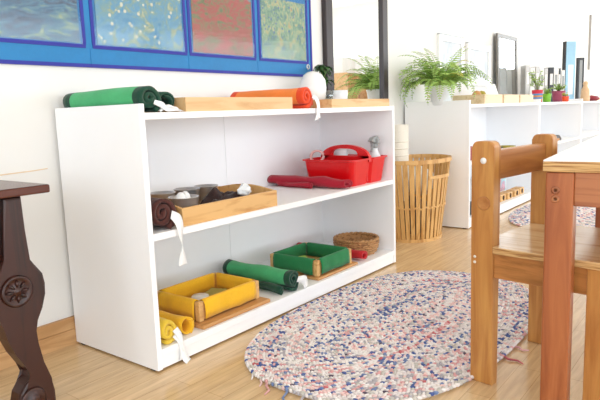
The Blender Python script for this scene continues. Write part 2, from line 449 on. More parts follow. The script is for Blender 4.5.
# ================================================================= THINGS ON TOP OF THE NEAR SHELF
def tray(name, label, cat, x0, x1, y0, y1, z, h, mat, t=.009, group=None, lip=0, scoop=False):
    r = thing(name, label, cat, ((x0 + x1) / 2, (y0 + y1) / 2, z), 0, group)
    w, d = (x1 - x0) / 2, (y1 - y0) / 2
    G(mat).box(-w + t, w - t, -d + t, d - t, 0, .006).build('base', r)
    g = G(mat)
    g.box(-w, w, -d, -d + t, 0, h, 0, None, .0015); g.box(-w, w, d - t, d, 0, h, 0, None, .0015)
    if scoop:
        def prof(y):  # raised ends with scooped top
            return h + .0
        for sx in (-1, 1):
            pts = [(-d + t, 0), (d - t, 0), (d - t, h), (d * .45, h + .012), (d * .15, h + .016), (-d * .15, h + .016), (-d * .45, h + .012), (-d + t, h)]
            g.prism(pts, sx * w - (t if sx > 0 else 0), sx * w + (t if sx < 0 else 0), 'x')
    else:
        g.box(-w, -w + t, -d + t, d - t, 0, h); g.box(w - t, w, -d + t, d - t, 0, h)
    g.build('sides', r)
    return r

def spiral_roll(label, mats, R, L, turns, th, loc, rotz=0, cat='rolled cloth', name='rolled_cloth', group=None, **k):
    r = thing(name, label, cat, loc, rotz, group)
    roll_geo(mats, R, L, turns, th, **k).build('cloth', r)
    return r

# green felt rug rolls
r = spiral_roll('thick green felt roll with dark green edging on top left of the shelf', ('green', 'dgreen'), .043, .405, 2.2, .0125, (.052, -.437, ZT + .0005), 0, name='rolled_mat', cat='rolled mat', a0=-60, edge=.035, jit=.003, seed=1)
ribbon('ribbon', [((.012, -.004, .03), (.003, 0, .006)), ((.035, -.012, .02), (.004, .0, .008)), ((.05, -.014, .008), (.004, .004, .006)), ((.085, -.012, .009), (.004, .006, .006)), ((.105, -.008, .003), (.003, .006, .002))], r, 'tie')
ribbon('ribbon', [((.03, -.002, .004), (.0, .006, .003)), ((.06, -.008, .018), (.002, .006, .004)), ((.09, -.01, .010), (.0, .008, .003)), ((.11, -.01, .002), (0, .006, .001))], r, 'tie')
r = spiral_roll('dark green cloth roll lying right beside the thick green roll', ('dgreen', 'dgreen'), .036, .30, 1.4, .007, (.142, -.40, ZT + .0005), 0, a0=-40, edge=.03, jit=.004, seed=4)
# wooden trays
tray('wooden_tray', 'pale wooden tray on top of the shelf, left of the orange roll', 'tray', .185, .715, -.44, -.12, ZT, .044, 'tray')
tray('wooden_tray', 'low pale wooden tray on top of the shelf below the mirror', 'tray', .985, 1.472, -.435, -.16, ZT, .036, 'tray', .009)
# folded brown card leaning in the right tray
g = G('tray2'); g.prism([(-.16, 0), (.16, 0), (.13, .028), (.05, .036), (-.04, .030), (-.13, .022)], -.002, .002, 'y', 0, Matrix.Rotation(-.2, 4, 'X'))
o = g.build('balsa_sheet', None, (1.22, -.20, ZT + .0065)); tag(o, 'thin wooden sheet standing in the tray below the mirror', 'wood piece')
# flat tan item on the left tray
g = G('olive', 'tray'); g.prism(rounded(-.06, .06, -.02, .02, .015), 0, .006, 'z', 0)
# orange rolls
r = spiral_roll('large orange felt roll with deep orange edging and white tie on top shelf', ('orange', 'dorange'), .043, .375, 2.1, .011, (.812, -.437, ZT + .0005), .03, name='rolled_mat', cat='rolled mat', a0=-100, edge=.03, jit=.003, seed=7)
ribbon('ribbon', [((.030, -.004, .046), (.004, 0, .006)), ((.040, -.014, .038), (.010, 0, .004)), ((.038, -.0215, .010), (.006, .002, 0)), ((.034, -.023, -.010), (.005, 0, .0)), ((.036, -.023, -.028), (.008, 0, 0)), ((.028, -.023, -.046), (.013, 0, .002))], r, 'tie')
ribbon('ribbon', [((.036, -.004, .050), (.006, 0, .003)), ((.050, -.014, .034), (.008, 0, .002)), ((.050, -.0215, .008), (.006, 0, .0)), ((.044, -.023, -.014), (.006, 0, 0)), ((.046, -.023, -.040), (.009, 0, 0))], r, 'tie')
r = spiral_roll('small orange cloth roll behind the large orange roll', ('orange', 'dorange'), .032, .22, 1.3, .007, (.938, -.355, ZT + .0005), 0, a0=-30, edge=.012, jit=.003, seed=9)
# white round vase, glass jars with plant
g = G('ceramic'); g.lathe([(.040, 0), (.044, .004), (.060, .05), (.065, .10), (.060, .135), (.045, .162), (.025, .175), (.0, .18)], 32)
o = g.build('round_vase', None, (1.275, -.13, ZT)); tag(o, 'smooth white dome-shaped vase beside the leafy plant on the shelf', 'vase')
pl = thing('potted_plant', 'small dark green leafy plant in a clear glass at the mirror\'s left edge', 'plant', (1.42, -.095, ZT))
g = G('glass'); g.lathe([(.0, .001), (.042, .001), (.048, .06), (.05, .09), (.047, .09), (.045, .06), (.039, .006), (0, .006)], 24); g.build('glass_pot', pl)
g = G('cream'); g.lathe([(0, .0065), (.037, .0065), (.041, .05), (0, .055)], 20); g.build('gravel', pl)
g = G('leaf', 'stem'); rnd = random.Random(3)
for k in range(11):
    a = rnd.uniform(0, 2 * PI); rr = rnd.uniform(.01, .04)
    top = Vector((rr * math.cos(a), rr * math.sin(a) * .8, rnd.uniform(.12, .21)))
    g.tube([(0.005 * math.cos(a), .005 * math.sin(a), .05), top * .6 + Vector((0, 0, .04)), top], .0016, 5, 1)
    for j in range(5):
        b = rnd.uniform(0, 2 * PI); L = rnd.uniform(.04, .062); w = rnd.uniform(.010, .015)
        d = Vector((math.cos(b), math.sin(b) * .7, 0)); s = Vector((-math.sin(b), math.cos(b), 0))
        if top.y + d.y * L > .06: d.y *= -1
        p = [top, top + d * L * .35 + Vector((0, 0, .012)), top + d * L * .75 + Vector((0, 0, .002)), top + d * L + Vector((0, 0, -.018))]
        g.add([p[0], p[1] + s * w, p[1] - s * w, p[1] + Vector((0, 0, -.003)), p[2] + s * w * .7, p[2] - s * w * .7, p[2] + Vector((0, 0, -.003)), p[3]],
              [(0, 1, 3), (0, 3, 2), (1, 4, 6, 3), (3, 6, 5, 2), (4, 7, 6), (6, 7, 5)], 0, True)
g.build('foliage', pl)
for i, (x, y, l) in enumerate([(1.37, -.225, 'clear glass tumbler standing right of the white dome-shaped vase'), (1.29, -.275, 'clear glass tumbler in front of the white dome-shaped vase')]):
    g = G('frost'); h = .085 if i == 0 else .06
    g.lathe([(0, .0005), (.030, .0005), (.034, h * .6), (.036, h), (.033, h), (.031, h * .6), (.027, .005), (0, .005)], 22)
    o = g.build('glass_tumbler', None, (x, y, ZT)); tag(o, l.replace('clear glass', 'frosted white'), 'tumbler')

# ================================================================= MIDDLE SHELF
t1 = tray('wooden_tray', 'golden wooden tray with steel cups on the middle shelf', 'tray', .142, .60, -.442, -.14, ZM, .058, 'tray2', .011, None, 0, True)
zt = ZM + .006
def cup(loc, label, R=.042, h=.04, mat='steel'):
    c = G(mat); c.lathe([(0, 0), (R * .8, 0), (R * .92, h * .35), (R, h - .002), (R * 1.07, h), (R * 1.07, h + .0015), (R * .97, h), (R * .9, h * .35), (R * .76, .002), (0, .002)], 30)
    o = c.build('steel_cup', None, loc); tag(o, label, 'cup', 'steel cups in the golden tray'); return o
cup((.215, -.368, zt), 'steel cup holding two white pieces, nearest the brown roll', .047, .074)
cup((.262, -.205, zt), 'steel cup at the back left of the golden tray', .043, .072)
cup((.365, -.215, zt), 'steel cup in the middle of the tray\'s back row', .045, .074)
cup((.47, -.205, zt), 'rightmost steel cup in the tray\'s back row', .043, .072)
for i, (x, y, l) in enumerate([(.199, -.374, 'left white cone standing in the nearest steel cup'), (.225, -.366, 'right white cone standing in the nearest steel cup')]):
    g = G('ceramic'); g.lathe([(0, .0), (.014, .001), (.022, .03), (.021, .055), (.015, .078), (.007, .088), (0, .090)], 16)
    o = g.build('white_cone', None, (x - .001, y, zt + .0025)); tag(o, l, 'small object', 'white cones in the steel cup')
# brown cloth in the tray (crumpled)
def crumple(mats, sx, sy, h, seed, n=18, amp=1.0, fold=9):
    g = G(*mats); vs = []; fs = []
    for j in range(n + 1):
        for i in range(n + 1):
            u, v = i / n * 2 - 1, j / n * 2 - 1
            r = max(abs(u), abs(v)); e = max(0, 1 - r ** 4)
            z = h * e * (.55 + .45 * noise.noise(Vector((u * 2.1 + seed, v * 2.1, seed))) * amp + .25 * abs(noise.noise(Vector((u * fold * .35, v * fold, seed)))))
            x = u * sx * (1 + .08 * noise.noise(Vector((u * 2, v * 2, seed + 5)))); y = v * sy * (1 + .08 * noise.noise(Vector((u * 2, v * 2, seed + 9))))
            vs.append((x, y, max(.0008, z)))
    for j in range(n):
        for i in range(n): fs.append((j * (n + 1) + i, j * (n + 1) + i + 1, (j + 1) * (n + 1) + i + 1, (j + 1) * (n + 1) + i))
    m = len(vs)
    ring = [i for i in range(n + 1)] + [(j + 1) * (n + 1) - 1 + 0 for j in range(1, n + 1)] + [n * (n + 1) + i for i in range(n - 1, -1, -1)] + [j * (n + 1) for j in range(n - 1, 0, -1)]
    bot = [(vs[i][0], vs[i][1], 0) for i in ring]
    vs += bot; K = len(ring)
    for k in range(K): fs.append((ring[k], m + k, m + (k + 1) % K, ring[(k + 1) % K]))
    fs.append(tuple(m + k for k in range(K)))
    g.add(vs, fs, 0, True); return g
o = crumple(('brown2',), .118, .058, .078, 2.3).build('folded_cloth', None, (.418, -.335, zt)); tag(o, 'crumpled dark brown cloth lying in the golden tray', 'cloth')
g = G('frost'); rnd = random.Random(5)
bm = bmesh.new(); bmesh.ops.create_icosphere(bm, subdivisions=2, radius=1)
vs = [(v.co.x * .028 * rnd.uniform(.7, 1.25), v.co.y * .022 * rnd.uniform(.7, 1.2), (v.co.z + 1) * .021 * rnd.uniform(.8, 1.25)) for v in bm.verts]; fs = [[v.index for v in f.verts] for f in bm.faces]; bm.free()
o = G('frost').add(vs, fs).build('crumpled_wrapper', None, (.475, -.395, ZM + .05)); tag(o, 'crumpled clear plastic wrapper on the brown cloth', 'wrapper')
# dark-lidded pot behind the brown roll
pt = thing('lidded_pot', 'small steel pot with a dark lid left behind the brown roll', 'pot', (.082, -.165, ZM))
G('steel').lathe([(0, 0), (.042, 0), (.046, .006), (.046, .068), (0, .068)], 26).build('body', pt)
G('black').lathe([(0, .068), (.05, .068), (.052, .072), (.05, .077), (0, .079)], 26).build('lid', pt)
# brown roll with ribbon
r = spiral_roll('dark brown cloth roll with hanging white ribbon on the middle shelf', ('brown', 'brown'), .049, .20, 2.3, .0125, (.078, -.44, ZM + .0005), 0, a0=-70, jit=.005, seed=12)
ribbon('ribbon', [((.018, -.004, .046), (.004, 0, .012)), ((.030, -.012, .036), (.016, 0, .006)), ((.036, -.018, .012), (.014, .0, .0)), ((.036, -.020, -.02), (.009, .002, 0)), ((.038, -.022, -.048), (.003, .004, 0)), ((.038, -.022, -.062), (.005, .003, .0)), ((.036, -.022, -.085), (.011, 0, 0)), ((.036, -.022, -.112), (.017, 0, .001))], r, 'ribbon')
# crimson cloth roll
r = spiral_roll('flattened crimson cloth roll beside the red caddy', ('maroon', 'maroon'), .034, .42, 2.6, .006, (1.085, -.446, ZM + .0005), 0, a0=-60, squash=.72, jit=.006, seed=15, bend=-.02)
g = G('maroon')
roll_geo(('maroon',), .016, .20, 1.4, .005, squash=.85, seed=17, jit=.004).build('inner_cloth', r, (-.055, .17, .0), -.06)

# red caddy
cd = thing('cleaning_caddy', 'bright red plastic carrying caddy with arched handle', 'caddy', (1.297, -.292, ZM))
def caddy_outline(w, d, notch, r=.03):
    pts = []
    # start right side, go around counter-clockwise; notch at the middle of short ends (y = +-d)
    base_ = rounded(-w, w, -d, d, r, 4)
    out = []
    for p in base_: out.append(p)
    # insert notch on top edge (between corner 1 (index0..4) and corner 2) and bottom edge
    k = 5
    top = [(.022, d), (.012, d - notch), (-.012, d - notch), (-.022, d)]
    bot = [(-.022, -d), (-.012, -d + notch), (.012, -d + notch), (.022, -d)]
    return out[:k] + top + out[k:15] + bot + out[15:]
levels = [(.142, .122, 0.0), (.144, .125, .01), (.157, .138, .112), (.166, .146, .114), (.166, .146, .120), (.158, .139, .120)]
inner = [(.153, .134, .112), (.140, .121, .008)]
vs = []; fs = []; n = None
for w, d, z in levels + inner:
    o_ = caddy_outline(w, d, .012 if z < .2 else 0); n = len(o_); vs += [(x, y, z) for x, y in o_]
LV = len(levels) + len(inner)
for i in range(LV - 1):
    for k in range(n): fs.append((i * n + k, i * n + (k + 1) % n, (i + 1) * n + (k + 1) % n, (i + 1) * n + k))
fs.append(tuple(range(n - 1, -1, -1))); fs.append(tuple((LV - 1) * n + k for k in range(n)))
G('redplastic').add(vs, fs, 0, False).build('tub', cd)
# central wall + arched handle with hole (profile in y,z extruded along x)
def arch(d, z0, top, a=1):
    return [(d * math.cos(t), z0 + (top - z0) * math.sin(t) ** a) for t in [PI * k / 20 for k in range(21)]]
out_ = arch(.137, .105, .180, .8)
# build as quads between outer arch and hole boundary
hole = [(.075 * math.copysign(abs(math.cos(t)) ** .7, math.cos(t)), .128 + .034 * (math.sin(t)) ** .7 if math.sin(t) > 0 else .128) for t in [PI * k / 20 for k in range(21)]]
vs = []; fs = []
for x in (-.011, .011):
    vs += [(x, y, z) for y, z in out_] + [(x, y, z) for y, z in hole]
for k in range(20):
    fs.append((k, k + 1, 21 + k + 1, 21 + k)); fs.append((42 + k, 42 + 21 + k, 42 + 21 + k + 1, 42 + k + 1))
    fs.append((k, 42 + k, 42 + k + 1, k + 1)); fs.append((21 + k, 21 + k + 1, 63 + k + 1, 63 + k))
g = G('redplastic').add(vs, fs, 0, False)
g.box(-.004, .004, -.12, .12, .008, .10); g.box(-.011, .011, -.136, .136, .10, .1278)
g.build('handle', cd)
# contents
cb = thing('spray_bottle', 'grey spray head bottle sticking up at the caddy\'s right end', 'bottle', (1.41, -.385, ZM + .0095), .2)
g = G('frost'); g.lathe([(0, 0), (.026, 0), (.027, .01), (.027, .085), (.014, .11), (.013, .122), (0, .122)], 18); g.build('bottle', cb)
g = G('grey')
g.lathe([(.015, .122), (.015, .138), (0, .138)], 14)
g.box(-.011, .011, -.02, .014, .138, .158, 0, None, .003)
g.prism([(-.055, .150), (-.03, .163), (.022, .168), (.034, .160), (.020, .147), (-.02, .143), (-.03, .146)], -.009, .009, 'y', 0, None, .001)
g.prism([(-.028, .146), (-.018, .146), (-.022, .125), (-.034, .108), (-.038, .110), (-.028, .128)], -.004, .004, 'y')
g.build('spray_head', cb); cb.scale = (1.22, 1.22, 1.22)
g = G('pinkw')
for k in range(3):
    g.tube([(.003 * k, .030 * math.cos(t), .028 * math.sin(t) + .012 * k * .3) for t in [2 * PI * j / 16 for j in range(16)]], .005, 6, closed=True, mx=Matrix.Translation((k * .009, 0, .034)))
o = g.build('coiled_cord', None, (1.19, -.20, ZM + .098)); o.rotation_euler = (.0, .35, .5); tag(o, 'pinkish-white coiled cord hooked over the caddy\'s left rim', 'cord')
g = G('frost'); g.lathe([(0, 0), (.03, 0), (.033, .005), (.033, .13), (.028, .142), (0, .145)], 18)
o = g.build('plastic_bottle', None, (1.37, -.22, ZM + .0095)); tag(o, 'frosted plastic bottle standing in the caddy behind the handle', 'bottle')

# ================================================================= BOTTOM SHELF
def lined_box(label, cx, cy, w, d, zb, h, wm, fm, rot=0):
    r = thing('lined_box', label, 'box', (cx, cy, zb), rot)
    t = .012
    g = G(wm)
    g.box(-w, w, -d, -d + t, .004, h); g.box(-w, w, d - t, d, .004, h); g.box(-w, -w + t, -d + t, d - t, .004, h); g.box(w - t, w, -d + t, d - t, .004, h)
    for sx in (-1, 1):
        for sy in (-1, 1):
            g.box(sx * w - (0.02 if sx > 0 else -.0) - (.004 if sx < 0 else -.004), sx * w + (.02 if sx < 0 else 0) + (.004 if sx > 0 else -.004),
                  sy * d - (.02 if sy > 0 else 0) - (.004 if sy < 0 else -.004), sy * d + (.02 if sy < 0 else 0) + (.004 if sy > 0 else -.004), 0, h + .006, 0, None, .002)
    g.box(-w + t, w - t, -d + t, d - t, .004, .009)
    g.build('wooden_box', r)
    # fabric: drapes over each wall between the corner posts, plus inner floor
    g = G(fm)
    def drape(L, off, horiz, sgn, sd):
        # section: outside bottom -> up -> over -> inside bottom ; along = lateral
        o_ = .006
        sec = [(o_ + .002, h * .18), (o_ + .003, h * .5), (o_ + .001, h * .9), (o_ - .003, h + .006), (-.006, h + .010), (-t - .003, h + .006), (-t - .006, h * .85), (-t - .006, h * .5), (-t - .007, .012)]
        nl = 16; vs = []; fs = []
        for j in range(nl + 1):
            s_ = -L + 2 * L * j / nl
            for i, (a, z) in enumerate(sec):
                q = noise.noise(Vector((s_ * 22, i * .4, sd))) * .004
                aa = a + q * (1 if a > -.003 else -.5); zz = z + (noise.noise(Vector((s_ * 18, sd, 2))) * .008 - .004 if i == 0 else 0)
                p = off + sgn * aa
                vs.append((s_, p, zz) if horiz else (p, s_, zz))
        k = len(sec)
        for j in range(nl):
            for i in range(k - 1): fs.append((j * k + i, j * k + i + 1, (j + 1) * k + i + 1, (j + 1) * k + i))
        g.add(vs, fs, 0, True)
    drape(w - .018, -d, True, -1, 1.1); drape(w - .018, d, True, 1, 2.7); drape(d - .018, -w, False, -1, 3.9); drape(d - .018, w, False, 1, 5.2)
    o = g.build('fabric_liner', r); m = o.modifiers.new('sol', 'SOLIDIFY'); m.thickness = .0018; m.offset = 0
    return r
g = G('oakboard'); g.box(-.172, .165, -.125, .125, 0, .014, 0, None, .004)
o = g.build('wooden_board', None, (.372, -.318, ZB)); tag(o, 'wooden base board under the yellow lined box', 'board')
yb_ = lined_box('square wooden box lined with yellow cloth on the bottom shelf', .368, -.292, .146, .110, ZB + .0142, .062, 'tray2', 'yellow')
g = G('ceramic'); g.lathe([(0, 0), (.030, 0), (.032, .003), (.032, .028), (.029, .032), (0, .033)], 26)
o = g.build('soap_disc', None, (.335, -.285, ZB + .0142 + .0095)); tag(o, 'round white disc lying inside the yellow lined box', 'disc')
g = G('olive'); g.box(-.048, .048, -.034, .034, 0, .02, 0, None, .004)
o = g.build('sponge', None, (.42, -.27, ZB + .0142 + .0095), .4); tag(o, 'flat olive square sponge inside the yellow lined box', 'sponge')
# yellow rolls
r = spiral_roll('pale yellow felt roll with white tie at the bottom shelf\'s left end', ('yellow2', 'yellow2'), .037, .30, 2.0, .011, (.061, -.437, ZB + .0005), 0, name='rolled_mat', cat='rolled mat', a0=-120, squash=1.15, jit=.003, seed=21, pitchk=1.3)
ribbon('ribbon', [((.022, -.004, .042), (.010, 0, .004)), ((.030, -.012, .022), (.010, 0, .002)), ((.034, -.020, -.002), (.006, 0, 0)), ((.036, -.021, -.03), (.009, 0, 0)), ((.040, -.024, -.055), (.014, .002, 0)), ((.048, -.028, -.0675), (.014, .006, .002))], r, 'tie')
ribbon('ribbon', [((.016, -.005, .024), (.006, 0, .004)), ((.026, -.018, .0), (.006, 0, .002)), ((.030, -.021, -.03), (.007, 0, 0)), ((.028, -.021, -.056), (.009, 0, 0))], r, 'tie')
r = spiral_roll('bright yellow cloth roll between the pale roll and the lined box', ('yellow', 'yellow'), .030, .24, 1.4, .004, (.146, -.425, ZB + .0005), .0, a0=-60, jit=.003, seed=23)
g = G('steel'); g.lathe([(0, 0), (.028, 0), (.030, .004), (.030, .05), (0, .05)], 20)
o = g.build('steel_tin', None, (.070, -.085, ZB)); tag(o, 'small steel tin behind the pale yellow roll', 'tin')
# green roll
r = spiral_roll('green felt roll with dark green edging on the bottom shelf', ('green', 'dgreen'), .043, .37, 2.3, .010, (.685, -.437, ZB + .0005), -.02, name='rolled_mat', cat='rolled mat', a0=-130, edge=.028, jit=.004, seed=31)
ribbon('ribbon', [((.02, -.004, .045), (.006, 0, .01)), ((.045, -.010, .040), (.014, 0, .012)), ((.062, -.008, .026), (.014, .002, .014)), ((.068, -.006, .010), (.020, .006, .006)), ((.074, -.006, .002), (.022, .008, .0))], r, 'tie')
g = G('dgreen'); roll_geo(('dgreen',), .016, .36, 1.4, .005, seed=33, jit=.006).build('dark_edge_fold', r, (-.060, .005, 0), 0.0)
o = crumple(('cream',), .035, .03, .02, 8.8).build('white_cloth', None, (.765, -.17, ZB)); tag(o, 'small white cloth scrap behind the green roll on the bottom shelf', 'cloth')
# green lined box
g = G('oakboard'); g.box(-.155, .155, -.14, .14, 0, .012, 0, None, .004)
o = g.build('wooden_board', None, (1.005, -.298, ZB)); tag(o, 'wooden base board under the green lined box', 'board')
gb = lined_box('square wooden box lined with dark green cloth on the bottom shelf', .995, -.295, .128, .125, ZB + .0122, .062, 'tray2', 'bgreen', 0)
g = G('lime'); g.box(-.035, .035, -.02, .02, 0, .028, 0, None, .006)
o = g.build('sponge', None, (.985, -.26, ZB + .0122 + .0095), .9); tag(o, 'lime green sponge inside the green lined box', 'sponge')
# red roll
r = spiral_roll('red cloth roll between the green box and the wicker basket', ('redf', 'redf'), .025, .385, 1.5, .005, (1.226, -.434, ZB + .0005), 0, a0=-60, jit=.003, seed=41)
# round wicker basket
wb = thing('wicker_basket', 'small round brown wicker basket at the bottom shelf\'s right end', 'basket', (1.356, -.305, ZB))
wb.scale = (1.07, 1.07, 1.12)
g = G('wicker'); n = 64; rows = 9
vs = []; fs = []
prof = [(.080, .004), (.088, .012), (.093, .022), (.096, .032), (.098, .042), (.099, .052), (.099, .060), (.094, .060), (.090, .040), (.082, .012), (.0, .010)]
for side in (0,):
    for i, (r_, z_) in enumerate(prof):
        for k in range(n):
            a = 2 * PI * k / n
            wv = .0028 * math.cos(k * PI / 2 + i * PI) * (1 if i < 10 else 0)
            vs.append(((r_ + wv) * math.cos(a), (r_ + wv) * math.sin(a), z_ + .001 * math.sin(k * PI / 2)))
    for i in range(len(prof) - 1):
        for k in range(n): fs.append((i * n + k, i * n + (k + 1) % n, (i + 1) * n + (k + 1) % n, (i + 1) * n + k))
fs.append(tuple(range(n)))
g.add(vs, fs, 0, True)
for z_, r_ in ((.004, .084), (.014, .092), (.024, .096), (.034, .0985), (.044, .1005), (.053, .101)):
    g.tube([((r_ + .0018 * math.sin(k * PI / 2 + z_ * 900)) * math.cos(2 * PI * k / 56), (r_ + .0018 * math.sin(k * PI / 2 + z_ * 900)) * math.sin(2 * PI * k / 56), z_ + .0015 * math.sin(k * 1.7)) for k in range(56)], .005, 6, closed=True)
g.build('woven_body', wb)
g = G('wicker')
for ph in (0, PI):
    g.tube([(.098 * math.cos(2 * PI * k / 96) * (1 + .035 * math.cos(k * .9 + ph)), .098 * math.sin(2 * PI * k / 96) * (1 + .035 * math.cos(k * .9 + ph)), .064 + .0035 * math.sin(k * .9 + ph)) for k in range(96)], .0052, 6, closed=True)
g.build('rim', wb)
# dark spoon-like item
g = G('dcloth'); g.tube([(0, 0, .006), (.06, .04, .007), (.11, .07, .03), (.125, .08, .034)], [.006, .006, .009, .006], 8)
o = g.build('dark_tool', None, (1.20, -.13, ZB + .046)); o.rotation_euler = (0, 0, -.9); 
bpy.data.objects.remove(o)

# ================================================================= BAMBOO LAUNDRY BASKET
lb = thing('laundry_basket', 'tall oval bamboo slat basket with white cloth inside, between the shelf units', 'basket', (2.10, -.25, 0))
a0_, b0_, a1_, b1_, H_ = .185, .145, .262, .195, .475
def ell(f, t, off=0):
    return ((a0_ + (a1_ - a0_) * f + off) * math.cos(t), (b0_ + (b1_ - b0_) * f + off) * math.sin(t))
g = G('bamboo'); NS = 36
for k in range(NS):
    t = 2 * PI * k / NS; hw = .0108
    # handle gap on the side that faces the room
    gap = abs(((t - math.radians(-98)) + PI) % (2 * PI) - PI) < .36
    vs = []; fs = []; segs = [0, .15, .35, .5, .65, .85, 1]
    zmax = .80 if gap else 1.0
    for f in segs:
        f = min(f, zmax); x, y = ell(f, t); wid = hw * (1 + .3 * f); tx, ty = -math.sin(t) * a0_, math.cos(t) * b0_; L = math.hypot(tx, ty); tx /= L; ty /= L; nx, ny = ty, -tx
        z = .01 + f * (H_ - .02)
        for sx, sn in ((-1, .003), (1, .003), (1, -.003), (-1, -.003)): vs.append((x + tx * wid * sx + nx * sn, y + ty * wid * sx + ny * sn, z))
    for i in range(len(segs) - 1):
        for q in range(4): fs.append((i * 4 + q, i * 4 + (q + 1) % 4, (i + 1) * 4 + (q + 1) % 4, (i + 1) * 4 + q))
    fs += [(3, 2, 1, 0), tuple(len(vs) - 4 + q for q in range(4))]
    g.add(vs, fs)
g.build('slatted_body', lb)
def oval_ring(name, f, z, hh, tk, off, wav=0, t0=0, t1=2 * PI, seg=88):
    g = G('bamboo'); vs = []; fs = []; full = t1 - t0 > 6.2; cnt = seg if full else seg + 1
    for k in range(cnt):
        t = t0 + (t1 - t0) * k / seg
        zz = z + wav * math.sin(k * PI / 2)
        for o_, dz in ((off, -hh), (off + tk, -hh), (off + tk, hh), (off, hh)):
            x, y = ell(f, t, o_); vs.append((x, y, zz + dz))
    for k in range(seg):
        k2 = (k + 1) % cnt
        for q in range(4): fs.append((k * 4 + q, k * 4 + (q + 1) % 4, k2 * 4 + (q + 1) % 4, k2 * 4 + q))
    if not full: fs += [(0, 1, 2, 3), tuple(4 * (cnt - 1) + q for q in (3, 2, 1, 0))]
    g.add(vs, fs); g.build(name, lb)
oval_ring('rim', 1.0, H_ - .011, .011, .006, .0032); oval_ring('rim', 1.0, H_ - .011, .011, .005, -.0085)
oval_ring('woven_band', .42, .01 + .42 * (H_ - .02), .005, .004, .0032, .006)
oval_ring('base_ring', 0, .009, .009, .006, .0035)
oval_ring('handle_bar', .80, .01 + .80 * (H_ - .02), .009, .006, .0035, 0, math.radians(-98) - .44, math.radians(-98) + .44, 12)
g = G('bamboo'); g.add([(*ell(0, 2 * PI * k / 40, -.004), z) for z in (.004, .012) for k in range(40)], [tuple(range(39, -1, -1)), tuple(range(40, 80))] + [(k, (k + 1) % 40, 40 + (k + 1) % 40, 40 + k) for k in range(40)]); g.build('base', lb)
# contents
def lump(name, mat, sx, sy, sz, loc, seed, label, cat):
    bm = bmesh.new(); bmesh.ops.create_icosphere(bm, subdivisions=4, radius=1)
    vs = []
    for v in bm.verts:
        n_ = 1 + .22 * noise.noise(v.co * 2 + Vector((seed, 0, 0))) + .08 * noise.noise(v.co * 7 + Vector((0, seed, 0)))
        vs.append((v.co.x * sx * n_, v.co.y * sy * n_, v.co.z * sz * n_))
    fs = [[v.index for v in f.verts] for f in bm.faces]; bm.free(); zm = min(v[2] for v in vs)
    o = G(mat).add([(x, y, z - zm) for x, y, z in vs], fs, 0, True).build(name, None, loc); return tag(o, label, cat)
lump('bundled_cloth', 'dcloth', .135, .095, .11, (2.10, -.25, .0125), 1.0, 'charcoal cloth bundle low inside the bamboo basket', 'cloth')
lump('bundled_cloth', 'cream', .085, .085, .09, (2.185, -.25, .235), 4.0, 'white cloth bundle heaped at the top of the bamboo basket', 'cloth')
rc = thing('rolled_paper', 'cream roll of cloth standing upright out of the bamboo basket', 'roll', (2.02, -.20, .23))
g = G('cream', 'bamboo'); g.lathe([(0, 0), (.062, 0), (.062, .44), (.056, .44), (.052, .42), (0, .42)], 28, sy=.75)
g.build('roll', rc)
g = G('cream')
for z_ in (.26, .30, .34): g.lathe([(.0625, z_), (.066, z_ + .003), (.0625, z_ + .008)], 28, sy=.76)
g.build('fold', rc)

# ================================================================= FERN
def make_fern(name, label, loc, nf, Lmin, Lmax, seed, potmat, group=None, scale=1):
    r = thing(name, label, 'plant', loc, 0, group); rnd = random.Random(seed)
    G(potmat).lathe([(0, 0), (.055, 0), (.06, .006), (.074, .11), (.078, .112), (.078, .122), (.07, .122), (.066, .10), (0, .098)], 26).build('pot', r)
    G('soil').lathe([(0, .0985), (.064, .0985), (.05, .108), (0, .112)], 20).build('soil', r)
    g = G('fern', 'stem', 'fern2')
    for k in range(nf):
        a = 2 * PI * k / nf * 2.4 + rnd.uniform(-.25, .25); L = rnd.uniform(Lmin, Lmax); el = rnd.uniform(.6, 1.5)
        droop = rnd.uniform(1.2, 3.0); mi = 2 if rnd.random() < .12 else 0
        n = 20; p = Vector((.02 * math.cos(a), .02 * math.sin(a), .105)); pts = [p.copy()]
        for i in range(n):
            e = el - droop * (i / n) ** 1.3; d = Vector((math.cos(e) * math.cos(a), math.cos(e) * math.sin(a), math.sin(e)))
            if p.y + loc[1] + d.y * L / n > -.03 : d.y *= -.3
            p = p + d * (L / n)
            if p.x > -.07 and p.y + loc[1] > -.47: p.z = max(p.z, .03)
            pts.append(p.copy())
        g.tube(pts, [.0022 * (1 - .7 * i / n) for i in range(n + 1)], 4, 1)
        for i in range(2, n + 1):
            tdir = (pts[i] - pts[i - 1]).normalized(); sdir = tdir.cross(Vector((0, 0, 1)))
            if sdir.length < .1: sdir = Vector((-math.sin(a), math.cos(a), 0))
            sdir.normalize(); up = sdir.cross(tdir)
            ll = .050 * math.sin(PI * (.12 + .86 * (i / n) * .98)) ** .7 * (1.15 - .4 * i / n)
            for sg in (-1, 1):
                for sub in (0,):
                    q = pts[i - 1].lerp(pts[i], sub)
                    tip = q + sdir * sg * ll + tdir * ll * .3 - up * ll * .25 * rnd.uniform(.4, 1.6)
                    if tip.y + loc[1] > -.015: continue
                    if tip.x > -.075 and tip.y + loc[1] > -.475: tip.z = max(tip.z, .027)
                    mid = q.lerp(tip, .45) + tdir * .0045; mid2 = q.lerp(tip, .45) - tdir * .0045
                    g.add([q, mid, tip, mid2, q.lerp(tip, .45) + up * .003], [(0, 1, 4), (1, 2, 4), (2, 3, 4), (3, 0, 4)], mi, True)
    g.build('fronds', r)
    return r
make_fern('potted_fern', 'bushy light green fern in a white pot on the corner of the second shelf unit', (2.49, -.245, .7743), 96, .20, .38, 11, 'frost')

